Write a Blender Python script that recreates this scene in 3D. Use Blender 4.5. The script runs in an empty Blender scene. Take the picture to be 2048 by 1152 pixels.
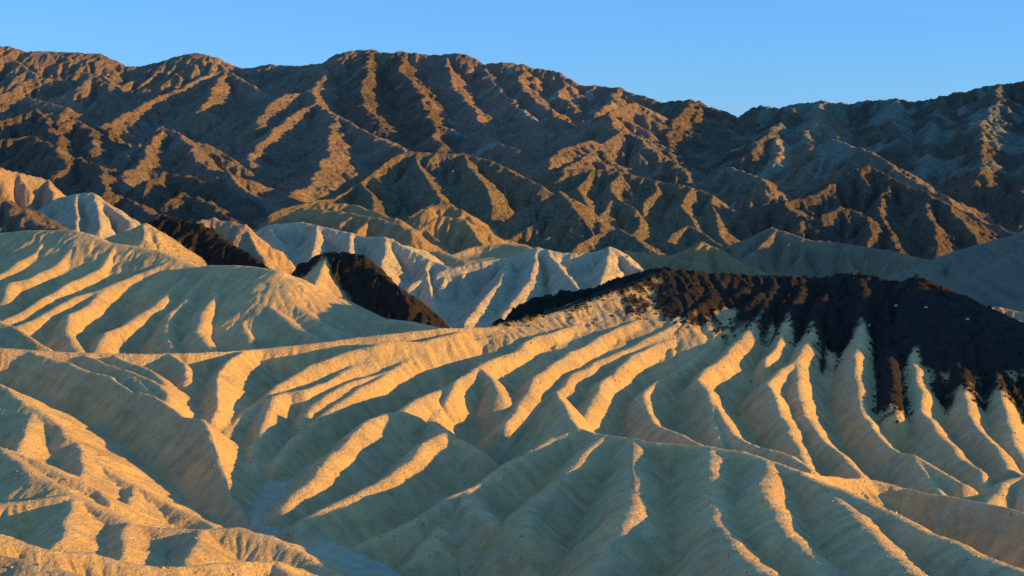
import bpy, bmesh, math, time
import numpy as np
from mathutils import Matrix

# ------------------------------------------------------------------ camera, light, sky
sc = bpy.context.scene
F = 2668.0                      # focal length in photo pixels (2048 wide)
PITCH = math.atan(276.0 / F)    # the camera looks a little down
CAMZ = 62.0                     # metres above the wash
cam_d = bpy.data.cameras.new('camera')
cam = bpy.data.objects.new('camera', cam_d)
sc.collection.objects.link(cam)
cam.location = (0, 0, CAMZ)
cam.rotation_euler = (math.pi / 2 - PITCH, 0, 0)
cam_d.sensor_width = 36.0
cam_d.lens = 36.0 * F / 2048.0
cam_d.clip_start = 1.0
cam_d.clip_end = 60000.0
sc.camera = cam

SUN_AZ = math.radians(102)      # clockwise from the view direction (+y)
SUN_EL = math.radians(7.0)
sun_d = bpy.data.lights.new('sun', 'SUN')
sun = bpy.data.objects.new('sun', sun_d)
sc.collection.objects.link(sun)
sun_d.energy = 4.5
sun_d.color = (1.0, 0.535, 0.035)
sun_d.angle = math.radians(0.5)
sun.rotation_euler = (math.pi / 2 - SUN_EL, 0, -SUN_AZ + math.pi)

world = bpy.data.worlds.new('World')
sc.world = world
world.use_nodes = True
wn = world.node_tree.nodes
wl = world.node_tree.links
wn.clear()
sky = wn.new('ShaderNodeTexSky')
sky.sky_type = 'NISHITA'
sky.sun_disc = False
sky.sun_elevation = SUN_EL
sky.sun_rotation = SUN_AZ
sky.altitude = 1500
sky.air_density = 1.0
sky.dust_density = 0.0
sky.ozone_density = 3.0
tint = wn.new('ShaderNodeMix'); tint.data_type = 'RGBA'; tint.blend_type = 'MULTIPLY'
tint.inputs[0].default_value = 1.0
tint.inputs[7].default_value = (0.25, 0.36, 0.50, 1)
bg = wn.new('ShaderNodeBackground')
bg.inputs[1].default_value = 0.15
wo = wn.new('ShaderNodeOutputWorld')
wl.new(sky.outputs[0], tint.inputs[6])
veil = wn.new('ShaderNodeMix'); veil.data_type = 'RGBA'; veil.blend_type = 'ADD'   # even blue of a clear sky
veil.inputs[0].default_value = 1.0
veil.inputs[7].default_value = (0.28, 0.84, 1.84, 1)
wl.new(tint.outputs[2], veil.inputs[6])
wl.new(veil.outputs[2], bg.inputs[0])
wl.new(bg.outputs[0], wo.inputs[0])

sc.cycles.diffuse_bounces = 8
sc.cycles.max_bounces = 12
sc.view_settings.view_transform = 'Standard'
sc.view_settings.look = 'None'
sc.view_settings.exposure = 0.90
sc.view_settings.gamma = 1.0
sc.view_settings.use_curve_mapping = False

# ------------------------------------------------------------------ noise
_rng = np.random.RandomState(7)
_PERM = _rng.permutation(4096).astype(np.int32)
_ANG = _rng.rand(4096).astype(np.float32) * 2 * np.pi
_GX, _GY = np.cos(_ANG), np.sin(_ANG)

def perlin(x, y, seed=0):
    x = np.asarray(x, np.float32); y = np.asarray(y, np.float32)
    xi = np.floor(x); yi = np.floor(y)
    xf = x - xi; yf = y - yi
    xi = xi.astype(np.int32) + seed * 131; yi = yi.astype(np.int32)
    u = xf * xf * xf * (xf * (xf * 6 - 15) + 10)
    v = yf * yf * yf * (yf * (yf * 6 - 15) + 10)
    a0 = _PERM[xi & 4095]; a1 = _PERM[(xi + 1) & 4095]
    h00 = _PERM[(a0 + yi) & 4095]; h10 = _PERM[(a1 + yi) & 4095]
    h01 = _PERM[(a0 + yi + 1) & 4095]; h11 = _PERM[(a1 + yi + 1) & 4095]
    n00 = _GX[h00] * xf + _GY[h00] * yf
    n10 = _GX[h10] * (xf - 1) + _GY[h10] * yf
    n01 = _GX[h01] * xf + _GY[h01] * (yf - 1)
    n11 = _GX[h11] * (xf - 1) + _GY[h11] * (yf - 1)
    nx0 = n00 + u * (n10 - n00); nx1 = n01 + u * (n11 - n01)
    return (nx0 + v * (nx1 - nx0)) * 1.5

def fbm(x, y, seed, octs, gain=0.5):
    t = 0; a = 1.0; f = 1.0; n = 0
    for i in range(octs):
        t = t + a * perlin(x * f, y * f, seed + i * 7); n += a
        a *= gain; f *= 2.03
    return t / n

def sstep(a, b, x):
    t = np.clip((x - a) / (b - a), 0, 1)
    return t * t * (3 - 2 * t)

# ------------------------------------------------------------------ survey: crest lines of the badlands and mountains
def P(u, v, y):
    cx = (u - 1024) / F; cy = (576 - v) / F
    dx, dy, dz = cx, math.cos(PITCH) + cy * math.sin(PITCH), -math.sin(PITCH) + cy * math.cos(PITCH)
    k = y / dy
    return (dx * k, y, CAMZ + dz * k)

BASE_Y = np.array([0, 100, 300, 420, 600, 800, 1000, 1300, 1700, 2100, 2400, 3000, 6000], float)
BASE_Z = np.array([0, 0, 0, -4, -10, -4, 4, 20, 60, 100, 110, 40, 0], float)
def base(y): return np.interp(y, BASE_Y, BASE_Z)

CLS = ['tan', 'dark', 'pale', 'olive', 'brown', 'crag', 'pink', 'grey', 'wash', 'ochre']
CI = {c: i for i, c in enumerate(CLS)}
SEGS = []          # one row per crest segment
REG = []           # region names in order
def reg(n):
    if n not in REG: REG.append(n)
    return REG.index(n)
_rid = [0]
rs = np.random.RandomState(11)

def add_line(region, cls, slope, pts3, vv, r0, sr=None, dk=-1, gul=0.0):
    _rid[0] += 1
    s = rs.rand() * 500
    for i in range(len(pts3) - 1):
        a, b = pts3[i], pts3[i + 1]
        L = math.hypot(b[0] - a[0], b[1] - a[1])
        if L < 1e-4: continue
        SEGS.append((a[0], a[1], a[2], b[0], b[1], b[2], slope, sr or slope, r0, s, L, reg(region), CI[cls], vv[i], vv[i + 1], dk, gul, _rid[0]))
        s += L

def spurs(region, cls, slope, pts3, vv, r0, spacing, length, grade, level=1, sub=None, side=0, lean=0.45, dk=-1, gul=0):
    P3 = np.array(pts3); seg = np.hypot(*(P3[1:, :2] - P3[:-1, :2]).T); cum = np.r_[0, np.cumsum(seg)]
    if cum[-1] < spacing * 0.5: return
    for sd in (-1, 1):
        if side and sd != side: continue
        q = rs.uniform(0.2, 0.9) * spacing
        while q < cum[-1]:
            i = min(np.searchsorted(cum, q) - 1, len(seg) - 1); i = max(i, 0)
            t = (q - cum[i]) / seg[i]
            p = P3[i] + t * (P3[i + 1] - P3[i])
            v0 = vv[i] + t * (vv[i + 1] - vv[i])
            d = (P3[i + 1, :2] - P3[i, :2]) / seg[i]
            nrm = np.array([-d[1], d[0]]) * sd
            if P3[i + 1, 2] > P3[i, 2]: d = -d
            k = lean * rs.uniform(0.3, 1.5)
            dirn = nrm + k * d; dirn /= np.hypot(*dirn)
            L = length * rs.uniform(0.55, 1.25)
            n = 5; pp = [tuple(p)]; cur = p[:2].copy(); z = p[2] - 0.02 * L
            ang = math.atan2(dirn[1], dirn[0])
            g0 = (grade if grade > 0 else -grade * slope) * rs.uniform(0.85, 1.1)
            for j in range(n):
                ang += rs.uniform(-0.4, 0.4)
                st = L / n
                cur = cur + st * np.array([math.cos(ang), math.sin(ang)])
                z -= st * g0 * rs.uniform(0.6, 1.4)
                pp.append((cur[0], cur[1], z))
                if z < base(cur[1]): break
            add_line(region, cls, slope * rs.uniform(0.95, 1.2), pp, [v0] * len(pp), r0 * 0.7, dk=dk, gul=gul)
            if sub and level <= 2:
                spurs(region, cls, slope * 1.1, pp, [v0] * len(pp), r0 * 0.5, sub[0], sub[1], sub[2], level + 1, sub[3:] or None, 0, 0.9, dk, gul)
            q += spacing * rs.uniform(0.5, 1.6)

def R(region, cls, slope, pts, r0=0.5, sp=None, sub=None, sr=None, side=0, dk=-1, gul=0.0, jit=0.0):
    p3 = [P(*p) for p in pts]; vv = [p[1] for p in pts]
    if jit:          # break long straight legs of rock crests with uneven knobs
        q3, qv = [p3[0]], [vv[0]]
        for i in range(len(p3) - 1):
            a, b = np.array(p3[i]), np.array(p3[i + 1]); n = max(1, int(np.hypot(*(b - a)[:2]) / (jit * 9)))
            for k in range(1, n + 1):
                t = k / n; c = a + t * (b - a)
                if k < n: c = c + np.array([rs.uniform(-2, 2), rs.uniform(-2, 2), rs.uniform(-1, .6)]) * jit
                q3.append(tuple(c)); qv.append(vv[i] + t * (vv[i + 1] - vv[i]))
        p3, vv = q3, qv
    add_line(region, cls, slope, p3, vv, r0, sr, dk, gul)
    if sp: spurs(region, cls, slope * 1.08, p3, vv, r0, sp[0], sp[1], sp[2], 1, sub, side, dk=dk, gul=gul)

S = 0.9
# --- divide behind the near basin
R('long_ridge', 'tan', S, [(-220,690,306),(-100,690,302),(0,694,300),(90,700,300),(170,705,300),(300,706,303),(400,704,306),(520,697,315),(640,683,319),(760,668,323),(880,655,329),(985,653,336)], 0.5)
R('long_ridge', 'tan', S, [(60,703,299),(130,722,293),(180,742,287),(220,752,283),(252,778,275),(280,784,272),(310,792,268),(340,815,262),(365,834,257),(405,838,252),(420,868,246),(432,905,240),(447,950,233),(465,1000,226),(500,1040,219)], 0.45)
R('long_ridge', 'tan', S, [(170,711,298),(235,735,289),(270,757,281),(312,789,270)], 0.4)
R('long_ridge', 'tan', S, [(230,712,299),(275,728,293),(312,744,286),(330,765,278)], 0.9)
R('long_ridge', 'tan', S, [(245,738,287),(290,755,281),(322,768,276),(335,790,268)], 0.9)
R('long_ridge', 'tan', S, [(340,708,303),(366,728,296),(372,760,286)], 0.8)
R('long_ridge', 'tan', S, [(490,700,310),(455,722,299),(438,742,291),(434,775,281),(436,795,276),(428,840,264)], 0.5)
# --- fan of ridges falling left from the dark cap
N = 'badland_fan'
R(N, 'tan', 1.2, [(920,662,328),(840,684,319),(780,680,316),(700,702,309),(620,732,300),(560,767,291),(520,802,282),(470,842,269),(440,880,258)], 1.8)
R(N, 'tan', 1.2, [(850,700,317),(750,718,310),(690,738,302),(665,758,296),(610,778,288),(570,784,287),(547,792,282),(525,838,268),(510,890,255),(500,930,246)], 1.8)
R(N, 'tan', 1.2, [(1300,563,376),(1230,598,365),(1170,624,356),(1100,647,346),(1020,669,336),(960,677,330),(900,690,323),(830,713,314),(775,743,304),(717,779,292),(644,828,277),(610,857,270),(571,894,258),(550,930,248)], 1.8, dk=600, gul=6)
R(N, 'tan', 1.2, [(800,733,308),(735,751,301),(703,763,296),(656,789,287),(617,819,279),(600,850,270)], 1.8)
R(N, 'tan', 1.2, [(1330,565,374),(1245,605,360),(1191,637,350),(1123,658,340),(1071,673,333),(1030,703,323),(985,718,315),(951,736,307),(915,761,298),(890,795,288),(872,815,284),(864,838,276),(872,862,264)], 1.8, dk=612, gul=6)
R(N, 'tan', 1.2, [(960,733,308),(985,760,300),(998,785,292)], 1.6)
R(N, 'tan', 1.2, [(1390,570,372),(1320,615,359),(1282,636,352),(1240,652,345),(1199,672,337),(1168,694,330),(1136,705,324),(1097,734,314),(1071,755,306),(1053,782,299),(1030,822,286),(1010,855,276)], 1.8, dk=632, gul=8)
R(N, 'tan', 1.2, [(1430,590,367),(1350,645,350),(1270,690,336),(1190,724,324),(1147,749,313),(1110,788,300)], 1.8, dk=645, gul=8)
R(N, 'tan', 1.2, [(1490,575,372),(1432,620,361),(1370,664,348),(1326,683,340),(1264,709,329),(1241,737,319),(1206,762,309),(1185,800,297),(1165,840,285)], 2.0, dk=652, gul=9)
R(N, 'tan', 1.2, [(1520,585,368),(1461,652,352),(1417,692,340),(1386,721,330),(1352,742,322),(1308,768,311),(1285,789,303),(1292,819,293),(1308,846,284),(1337,859,276),(1370,873,269),(1405,893,261)], 1.8, dk=668, gul=9)
R(N, 'tan', 1.2, [(1545,570,374),(1522,625,358),(1502,657,348),(1469,688,337),(1446,715,327),(1415,735,319),(1396,757,311),(1412,780,302),(1427,806,294),(1447,834,285),(1467,871,273),(1500,888,266),(1540,898,260),(1580,911,255),(1625,940,245)], 1.8, dk=652, gul=9)
R(N, 'tan', 1.2, [(1419,795,297),(1428,840,284),(1440,885,270)], 1.6)
R(N, 'tan', 1.2, [(1605,570,372),(1575,640,352),(1560,680,341),(1530,720,328)], 0.7, dk=650, gul=14)
R(N, 'tan', 1.2, [(1645,590,366),(1624,650,350),(1608,690,338),(1594,716,331),(1560,743,320),(1532,765,311),(1542,784,303),(1553,808,295),(1571,840,284),(1584,873,274),(1594,900,266),(1612,935,255)], 1.8, dk=668, gul=14)
R(N, 'tan', 1.2, [(1594,716,331),(1595,742,322),(1598,772,312),(1602,802,303),(1612,832,293),(1626,852,285),(1652,882,274),(1687,912,263),(1725,948,252)], 1.8, dk=600)
R(N, 'tan', 1.2, [(1722,556,372),(1728,612,358),(1722,668,344),(1712,705,333),(1710,747,321),(1718,793,308),(1726,827,298),(1742,854,289),(1764,881,280),(1792,903,271),(1822,908,268),(1850,925,260),(1887,945,252),(1930,968,243)], 1.8, dk=660, gul=17)
R(N, 'tan', 1.2, [(1822,909,267),(1843,932,257),(1860,965,247),(1895,1000,236)], 1.8)
R(N, 'tan', 1.2, [(1778,700,335),(1785,740,323),(1785,780,311),(1790,830,296)], 1.8, dk=830, gul=0)
R(N, 'tan', 1.2, [(1835,562,367),(1822,622,352),(1829,692,337),(1832,747,322),(1841,787,309),(1848,827,298),(1868,849,289),(1882,873,281),(1907,901,271),(1937,926,262),(1960,945,254),(1985,985,243)], 1.8, dk=716, gul=17)
R(N, 'tan', 1.2, [(1860,602,358),(1896,682,338),(1923,742,322),(1932,792,308),(1942,834,296),(1956,859,288),(1980,878,281),(2000,899,273),(2012,935,262)], 1.8, dk=788, gul=8)
R(N, 'tan', 1.2, [(1960,650,345),(1995,760,318),(2010,830,298),(2030,890,281),(2055,930,268)], 1.8, dk=790, gul=8)
R(N, 'tan', 1.2, [(2150,930,258),(2060,948,252),(2015,965,247),(1985,990,240),(1960,1015,233)], 1.8)
R(N, 'tan', 1.2, [(2060,948,252),(2050,990,240)], 1.8)
# --- dark capped hill
D = 'dark_capped_ridge'
R(D, 'dark', 0.75, [(985,655,337),(1080,632,347),(1180,602,358),(1250,577,367),(1330,538,380),(1400,546,381),(1480,552,381),(1560,554,381),(1640,556,381),(1680,550,380),(1722,550,377),(1760,556,374),(1800,567,371),(1832,553,369),(1890,588,361),(1940,622,354),(1985,663,345),(2020,718,333),(2045,763,321),(2065,812,308)], 0.4, jit=0.5)
R(D, 'dark', 0.8, [(1832,555,369),(1850,590,361),(1880,640,349),(1905,690,337)], 0.3, jit=0.4)
R(D, 'dark', 0.8, [(1890,590,361),(1920,640,350),(1950,700,336),(1970,760,320)], 0.3, jit=0.4)
R(D, 'dark', 0.8, [(1940,625,354),(1975,690,338),(2010,750,323),(2030,790,312)], 0.3, jit=0.4)
R(D, 'dark', 0.8, [(1588,556,380),(1580,590,368),(1572,625,357)], 0.4, jit=0.3)
R(D, 'dark', 0.8, [(1640,558,380),(1655,600,365),(1668,650,350)], 0.4, jit=0.3)
R(D, 'dark', 0.8, [(1775,560,373),(1772,610,358),(1775,660,345),(1778,700,335)], 0.4, jit=0.3)
# broad shoulder under the cap: it fills the heads of the gullies, black debris lies over its upper part
R(N, 'tan', .42, [(985,655,337),(1080,633,347),(1180,603,358),(1250,578,367),(1330,541,380)], 1.0, dk=596, gul=-1.8)
R(N, 'tan', .40, [(1330,541,380),(1400,549,381),(1480,555,381),(1560,557,381)], 1.0, dk=660, gul=-3.6)
R(N, 'tan', .44, [(1560,557,381),(1640,559,381),(1680,553,380),(1722,553,377),(1760,559,374),(1800,570,371),(1832,556,369)], 1.0, dk=700, gul=-2.4)
R(N, 'tan', .50, [(1832,556,369),(1890,591,361),(1940,625,354),(1985,666,345),(2020,721,333),(2045,766,321),(2065,815,308)], 1.0, dk=2200, gul=-11)
# dark tail in front of the pale hill
R('dark_tail', 'dark', 0.8, [(975,668,392),(1010,645,396),(1050,610,402),(1070,597,405),(1130,583,408),(1190,578,408),(1230,560,404),(1290,543,398),(1340,538,388)], 0.4, jit=0.5)
# --- near right ridge with its spurs
G = 'near_ridge'
R(G, 'tan', 1.15, [(1098,800,263),(1110,779,262),(1124,799,258),(1140,835,250),(1160,857,246),(1205,868,243),(1300,882,236),(1410,894,230)], 0.7)
R(G, 'tan', 1.15, [(1410,894,230),(1480,904,224),(1567,932,214),(1650,967,203),(1742,1007,190),(1830,1052,178),(1917,1092,168),(2048,1145,155),(2200,1200,142)], 4.0)
R(G, 'tan', S, [(1600,940,209),(1650,952,216),(1690,956,224),(1740,958,229),(1810,974,228),(1850,985,224),(1910,994,221),(1980,1006,217),(2048,1025,211),(2150,1060,200)], 0.6)
R(G, 'tan', 1.15, pts=[(1265,880,238),(1268,930,223),(1270,985,204),(1262,1022,189),(1245,1065,181),(1215,1110,175),(1190,1165,168)], r0=3.2)
R(G, 'tan', 1.15, pts=[(1262,1022,189),(1292,1060,184),(1330,1080,187)], r0=3.2)
R(G, 'tan', 1.15, pts=[(1425,895,229),(1425,940,213),(1425,985,200),(1430,1020,188),(1442,1060,177),(1482,1110,167),(1545,1155,158)], r0=3.4)
R(G, 'tan', 1.15, pts=[(1428,1030,191),(1392,1085,184),(1360,1155,174)], r0=3.4)
R(G, 'tan', 1.15, pts=[(1530,922,217),(1530,985,195),(1550,1030,182),(1580,1065,173),(1622,1110,167),(1665,1155,159)], r0=3.4)
R(G, 'tan', 1.15, pts=[(1660,985,199),(1720,1045,176),(1780,1108,164),(1845,1155,155)], r0=3.6)
R(G, 'tan', 1.1, [(1165,859,246),(1105,874,245),(1066,901,239),(1000,937,231),(970,963,224),(932,978,218),(900,994,215),(860,1021,211),(815,1047,208),(760,1071,206),(715,1089,204)], 2.0)
R(G, 'tan', 1.1, [(932,978,218),(950,1013,211),(985,1041,205),(1015,1062,203),(1040,1101,195),(1072,1155,186)], 2.0)
R(G, 'tan', 1.1, [(1210,870,243),(1170,909,232),(1130,956,220),(1095,981,213),(1060,1012,206),(1050,1060,195)], 2.6)
R(G, 'tan', 1.1, [(900,1000,220),(880,1060,207),(850,1110,198)], 2.6)
# --- ridges inside the basin
H = 'basin_ridge'
R(H, 'tan', 1.0, [(915,763,303),(880,779,294),(838,796,283),(800,822,271),(770,827,266),(740,839,260),(700,876,249),(665,907,240),(635,944,231),(600,979,224),(565,1015,218)], 1.8)
R(H, 'tan', 1.0, [(864,842,274),(893,864,254),(867,877,249),(841,893,244),(815,921,237),(783,947,231),(749,966,227),(704,991,221),(662,1013,217),(618,1037,212),(595,1058,207)], 1.8)
R(H, 'tan', 1.0, [(893,864,254),(930,886,250),(962,908,246)], 1.8)
# --- sunlit ridges bottom left
L = 'near_left_ridge'
SL = 0.64
R(L, 'tan', SL, [(-160,700,275),(-80,740,262),(0,767,256),(54,803,247),(100,842,240),(140,875,233)], 0.5)
R(L, 'tan', SL, [(-160,775,256),(-60,800,250),(0,812,247),(32,821,245),(63,825,243),(100,853,238),(129,870,235),(165,888,231),(180,912,227),(200,930,224),(239,957,221),(270,970,219),(304,986,217),(338,1007,215),(400,1042,210),(430,1060,207)], 0.5)
R(L, 'tan', SL, [(63,826,243),(45,870,230),(35,910,221)], 0.6)
R(L, 'tan', SL, [(165,890,231),(165,930,220),(160,965,211)], 0.6)
R(L, 'tan', SL, [(268,971,219),(262,1000,211),(255,1025,205)], 0.6)
R(L, 'tan', SL, [(-150,850,226),(0,894,215),(39,908,212),(86,926,210),(157,964,206),(189,980,205),(215,1003,201)], 0.6)
R(L, 'tan', SL, [(10,899,213),(45,930,206),(66,952,202),(126,978,198),(163,997,196),(223,1028,192),(249,1045,190),(315,1055,190),(400,1060,190),(477,1054,192),(539,1072,190),(600,1104,187),(657,1142,183),(690,1170,180)], 0.9)
R(L, 'tan', SL, [(-160,1015,192),(-60,1010,193),(0,1007,193),(66,1000,194),(126,992,195),(163,997,196)], 0.8)
R(L, 'tan', SL, [(150,998,195),(132,1045,183),(118,1085,174)], 0.8)
R(L, 'tan', SL, [(255,1047,189),(243,1085,180),(235,1118,173)], 0.8)
R(L, 'tan', SL, [(400,1062,189),(388,1095,181),(375,1130,173)], 0.8)
R(L, 'tan', SL, [(-200,1030,158),(-50,1060,156),(0,1073,156),(52,1091,156),(100,1101,156),(170,1104,158),(236,1122,158),(315,1133,160),(380,1131,162),(430,1125,164),(500,1123,167),(552,1121,169),(586,1150,165)], 0.8)
R(L, 'tan', SL, [(-200,1070,138),(-60,1095,135),(0,1110,134),(52,1120,133),(105,1136,132),(147,1150,131),(200,1172,129)], 0.8)
# --- left mound
M = 'left_hill'
R(M, 'tan', .5, [(-200,480,490),(-80,470,478),(0,465,472),(49,460,468),(146,459,460),(182,469,455),(214,484,450),(279,492,446),(316,499,442),(352,514,436),(394,534,430),(423,530,425),(471,530,420),(532,536,412),(556,540,408),(570,575,400),(590,605,393),(617,628,386),(642,645,380),(676,678,370)], 1.2)
R(M, 'tan', 1.1, [(471,531,420),(485,560,410),(500,581,402),(530,601,393),(560,626,384),(600,656,374),(640,678,365)], 2.4)
R(M, 'tan', 1.1, [(505,585,401),(493,612,391),(490,650,380),(502,695,364)], 2.0)
R(M, 'tan', 1.1, [(445,545,415),(428,595,399),(407,626,388),(397,660,376),(425,705,360)], 2.4)
R(M, 'tan', 1.1, [(420,545,420),(372,600,401),(345,622,393),(332,652,383),(345,690,370)], 2.4)
R(M, 'tan', 1.1, [(352,515,436),(320,530,431),(272,549,424),(202,577,412),(175,585,408),(151,593,404),(107,616,395),(60,641,386),(36,652,381)], 2.4)
R(M, 'tan', 1.1, [(205,577,412),(181,607,399),(140,628,390),(130,662,378),(155,697,366)], 2.4)
R(M, 'tan', 1.1, [(230,490,447),(202,538,430),(143,563,417),(92,593,404),(45,623,392),(0,645,383)], 2.4)
R(M, 'tan', 1.1, [(97,461,463),(80,500,448),(32,525,437),(5,547,430),(-60,575,418)], 2.4)
R(M, 'tan', 1.1, [(170,468,455),(110,530,434),(60,556,422),(24,563,418),(12,595,406)], 2.4)
R(M, 'tan', 1.1, [(394,536,428),(335,588,407),(312,609,398),(250,650,384),(213,663,378),(195,697,366)], 2.4)
R(M, 'tan', 1.1, [(-140,590,356),(-80,605,350),(0,642,338),(37,657,334),(61,672,330),(96,695,326)], 0.5)
R(M, 'tan', 1.1, [(690,670,394),(740,646,398),(775,637,400),(830,643,396),(880,655,392),(950,662,380)], 1.5)
# --- dark rock outcrops
R('dark_outcrop', 'dark', 0.85, [(598,548,478),(632,512,482),(656,506,482),(690,506,480),(722,511,477),(733,532,472),(764,550,466),(800,578,458),(818,606,450)], 0.4, jit=0.6)
R('left_hill', 'tan', 0.7, [(650,515,480),(640,545,468),(625,574,457),(603,602,447),(592,630,438)], 0.8)
R('left_outcrop', 'dark', 0.8, [(285,452,520),(328,430,522),(350,436,520),(401,448,515),(419,470,510),(456,486,505),(492,504,498),(517,524,491)], 0.4, jit=0.6)
R('left_outcrop', 'tan', 0.7, [(222,470,500),(260,456,500),(290,443,500),(308,456,497),(314,482,489)], 0.8)
R('left_outcrop', 'tan', 0.7, [(290,443,500),(288,480,486)], 0.6)
# --- pale hills
W = 'pale_hill'
ps = (16, 22, .42)
R(W, 'pale', 0.75, [(480,480,640),(505,463,642),(540,446,645),(600,440,640),(640,448,632),(702,462,622),(728,470,618),(771,471,610),(819,496,598),(855,514,590),(902,535,580)], 0.5, ps)
R(W, 'pale', 0.75, [(771,471,610),(772,500,592),(758,540,566),(765,580,543)], 0.4)
R(W, 'pale', 0.75, [(702,462,622),(700,490,602),(699,520,582),(700,555,560)], 0.4)
R(W, 'pale', 0.75, [(640,448,632),(634,480,610),(625,510,590),(612,548,565)], 0.4)
R(W, 'pale', 0.75, [(540,447,645),(560,480,620),(590,530,586)], 0.4, (10, 12, .5))
R(W, 'pale', 0.75, [(505,464,642),(520,500,615),(545,535,590)], 0.4)
R('banded_cliff', 'pink', 0.95, [(395,440,560),(425,434,562),(456,441,560),(490,448,556),(512,490,545),(530,520,535)], 0.4, (7, 12, .6))
C = 'central_pale_hill'
R(C, 'pale', 0.7, sp=(11, 16, .5), pts=[(795,577,560),(840,557,570),(892,536,578),(965,519,586),(1020,510,592),(1074,491,595),(1110,500,590),(1150,504,588),(1190,500,590),(1220,490,592),(1243,507,586),(1270,530,576),(1310,550,562)], r0=0.8)
R(C, 'pale', 0.7, [(1090,495,593),(1118,530,571),(1143,560,551),(1168,590,533)], 0.5)
R(C, 'pale', 0.7, [(1019,511,592),(1000,560,561),(962,600,536),(928,645,508)], 1.2)
R(C, 'pale', 0.7, [(855,553,572),(862,590,554),(882,640,526),(900,665,508)], 0.5)
R(C, 'pale', 0.7, [(1074,495,594),(1060,560,556),(1022,606,532),(988,655,503)], 1.2)
R(C, 'pale', 0.7, [(1220,491,592),(1214,530,568),(1200,565,546)], 0.5)
# --- left cliff, yellow cone, brown slope
R('orange_cliff', 'pink', 1.1, [(-160,320,690),(-60,326,690),(0,335,695),(36,345,700),(73,354,705),(97,358,708),(108,385,690),(118,422,670),(150,455,610)], 0.5, (9, 18, .8), jit=0.9)
R('brown_slope', 'crag', 0.6, [(-160,370,575),(-60,380,560),(0,391,555),(40,420,545),(90,450,530),(130,464,515)], 1.0)
R('yellow_cone', 'pale', 0.7, [(112,392,640),(150,384,640),(179,381,638),(200,398,630),(232,420,618),(265,442,605)], 0.4)
R('yellow_cone', 'pale', 0.7, [(150,384,640),(150,420,615),(152,455,592)], 0.4)
R('yellow_cone', 'pale', 0.7, [(185,385,636),(195,420,612),(200,450,592)], 0.4)
# --- small ochre hills in the middle
B = 'ochre_hills'
R(B, 'ochre', 0.65, [(785,503,700),(830,470,720),(850,452,730),(884,432,740),(928,437,735),(950,465,720),(965,490,700)], 0.8, (18, 26, .42))
R(B, 'ochre', 0.65, [(850,420,780),(877,408,790),(905,408,790),(935,425,780)], 0.8, (20, 25, .42))
R(B, 'ochre', 0.6, [(535,455,690),(565,430,705),(600,415,708),(673,422,695),(753,434,680),(822,459,660)], 1.0, (18, 30, .4))
R(B, 'ochre', 0.6, [(640,405,760),(700,408,760),(760,425,740),(800,440,725)], 1.0, (20, 30, .42))
R(B, 'tan', 0.6, [(905,510,650),(950,491,665),(1010,486,665),(1060,492,655)], 1.5, (18, 20, .4))
R(B, 'tan', 0.6, [(840,512,640),(880,500,645),(935,520,630),(985,512,635)], 1.5)
R(B, 'ochre', 0.65, [(1250,500,640),(1290,505,645),(1330,510,648),(1370,520,640),(1410,540,625)], 0.8, (15, 22, .42))
R(B, 'ochre', 0.65, [(1380,500,690),(1400,483,700),(1440,500,690),(1470,520,680)], 0.8, (15, 25, .42))
# --- olive mountains
O = 'olive_mountain'
os_ = (26, 70, .42); ob = (13, 20, .52, 7, 8, .6)
R(O, 'olive', 0.68, [(545,428,815),(565,415,830),(618,402,850),(666,396,870),(725,364,900),(784,323,930),(822,301,950),(853,303,950),(924,306,950),(977,319,940),(1012,332,930),(1045,350,915),(1090,372,890)], 0.8, os_, ob)
R(O, 'olive', 0.68, [(838,303,950),(845,345,905),(862,378,870),(885,398,845)], 0.8, (22, 30, .45))
R(O, 'olive', 0.68, [(924,306,950),(960,360,890),(985,410,840)], 0.8, (22, 30, .45))
R(O, 'olive', 0.68, [(725,364,900),(745,395,860),(745,415,835)], 0.8, (22, 30, .45))
R(O, 'olive', 0.7, [(965,475,765),(985,462,780),(1037,427,790),(1060,411,795),(1110,389,800),(1124,379,800),(1140,398,790),(1160,430,772)], 0.6, (9, 70, .6))
R(O, 'olive', 0.66, [(1040,355,985),(1131,338,960),(1181,337,960),(1237,341,955),(1321,363,940),(1356,366,930),(1421,388,910),(1460,420,890),(1500,442,870)], 0.8, os_, ob)
R(O, 'olive', 0.66, [(1181,338,960),(1160,375,915),(1175,410,875)], 0.8, (25, 35, .45))
R(O, 'olive', 0.66, [(1237,342,955),(1216,372,920),(1228,395,898),(1265,416,870)], 0.8, (25, 35, .45))
R(O, 'olive', 0.66, [(1224,396,898),(1205,420,870),(1180,460,830)], 0.8, (25, 35, .45))
R(O, 'olive', 0.66, [(1321,364,940),(1290,400,895),(1275,425,870),(1280,455,835),(1250,490,790)], 0.8, (25, 40, .45))
R(O, 'olive', 0.66, [(1375,375,920),(1365,410,880),(1385,440,850),(1400,475,810)], 0.8, (25, 40, .45))
R(O, 'olive', 0.66, [(1421,388,910),(1435,425,870),(1440,460,830),(1460,490,790)], 0.8, (25, 40, .45))
R(O, 'olive', 0.66, [(1140,510,690),(1165,485,720),(1195,468,735),(1230,455,745),(1270,475,725),(1300,502,700)], 0.8, (14, 30, .45), (6, 8, .55))
R(O, 'olive', 0.66, [(1320,490,740),(1345,465,765),(1372,450,780),(1410,470,760),(1450,502,720)], 0.8, (14, 30, .45), (6, 8, .55))
R('fluted_ridge', 'olive', 0.66, [(1430,540,680),(1470,510,705),(1497,487,720),(1530,462,730),(1548,453,732),(1581,464,725),(1625,479,715),(1676,483,708),(1731,493,700),(1785,501,692),(1862,519,680),(1930,545,660)], 0.6, (9, 55, .5))
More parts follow.
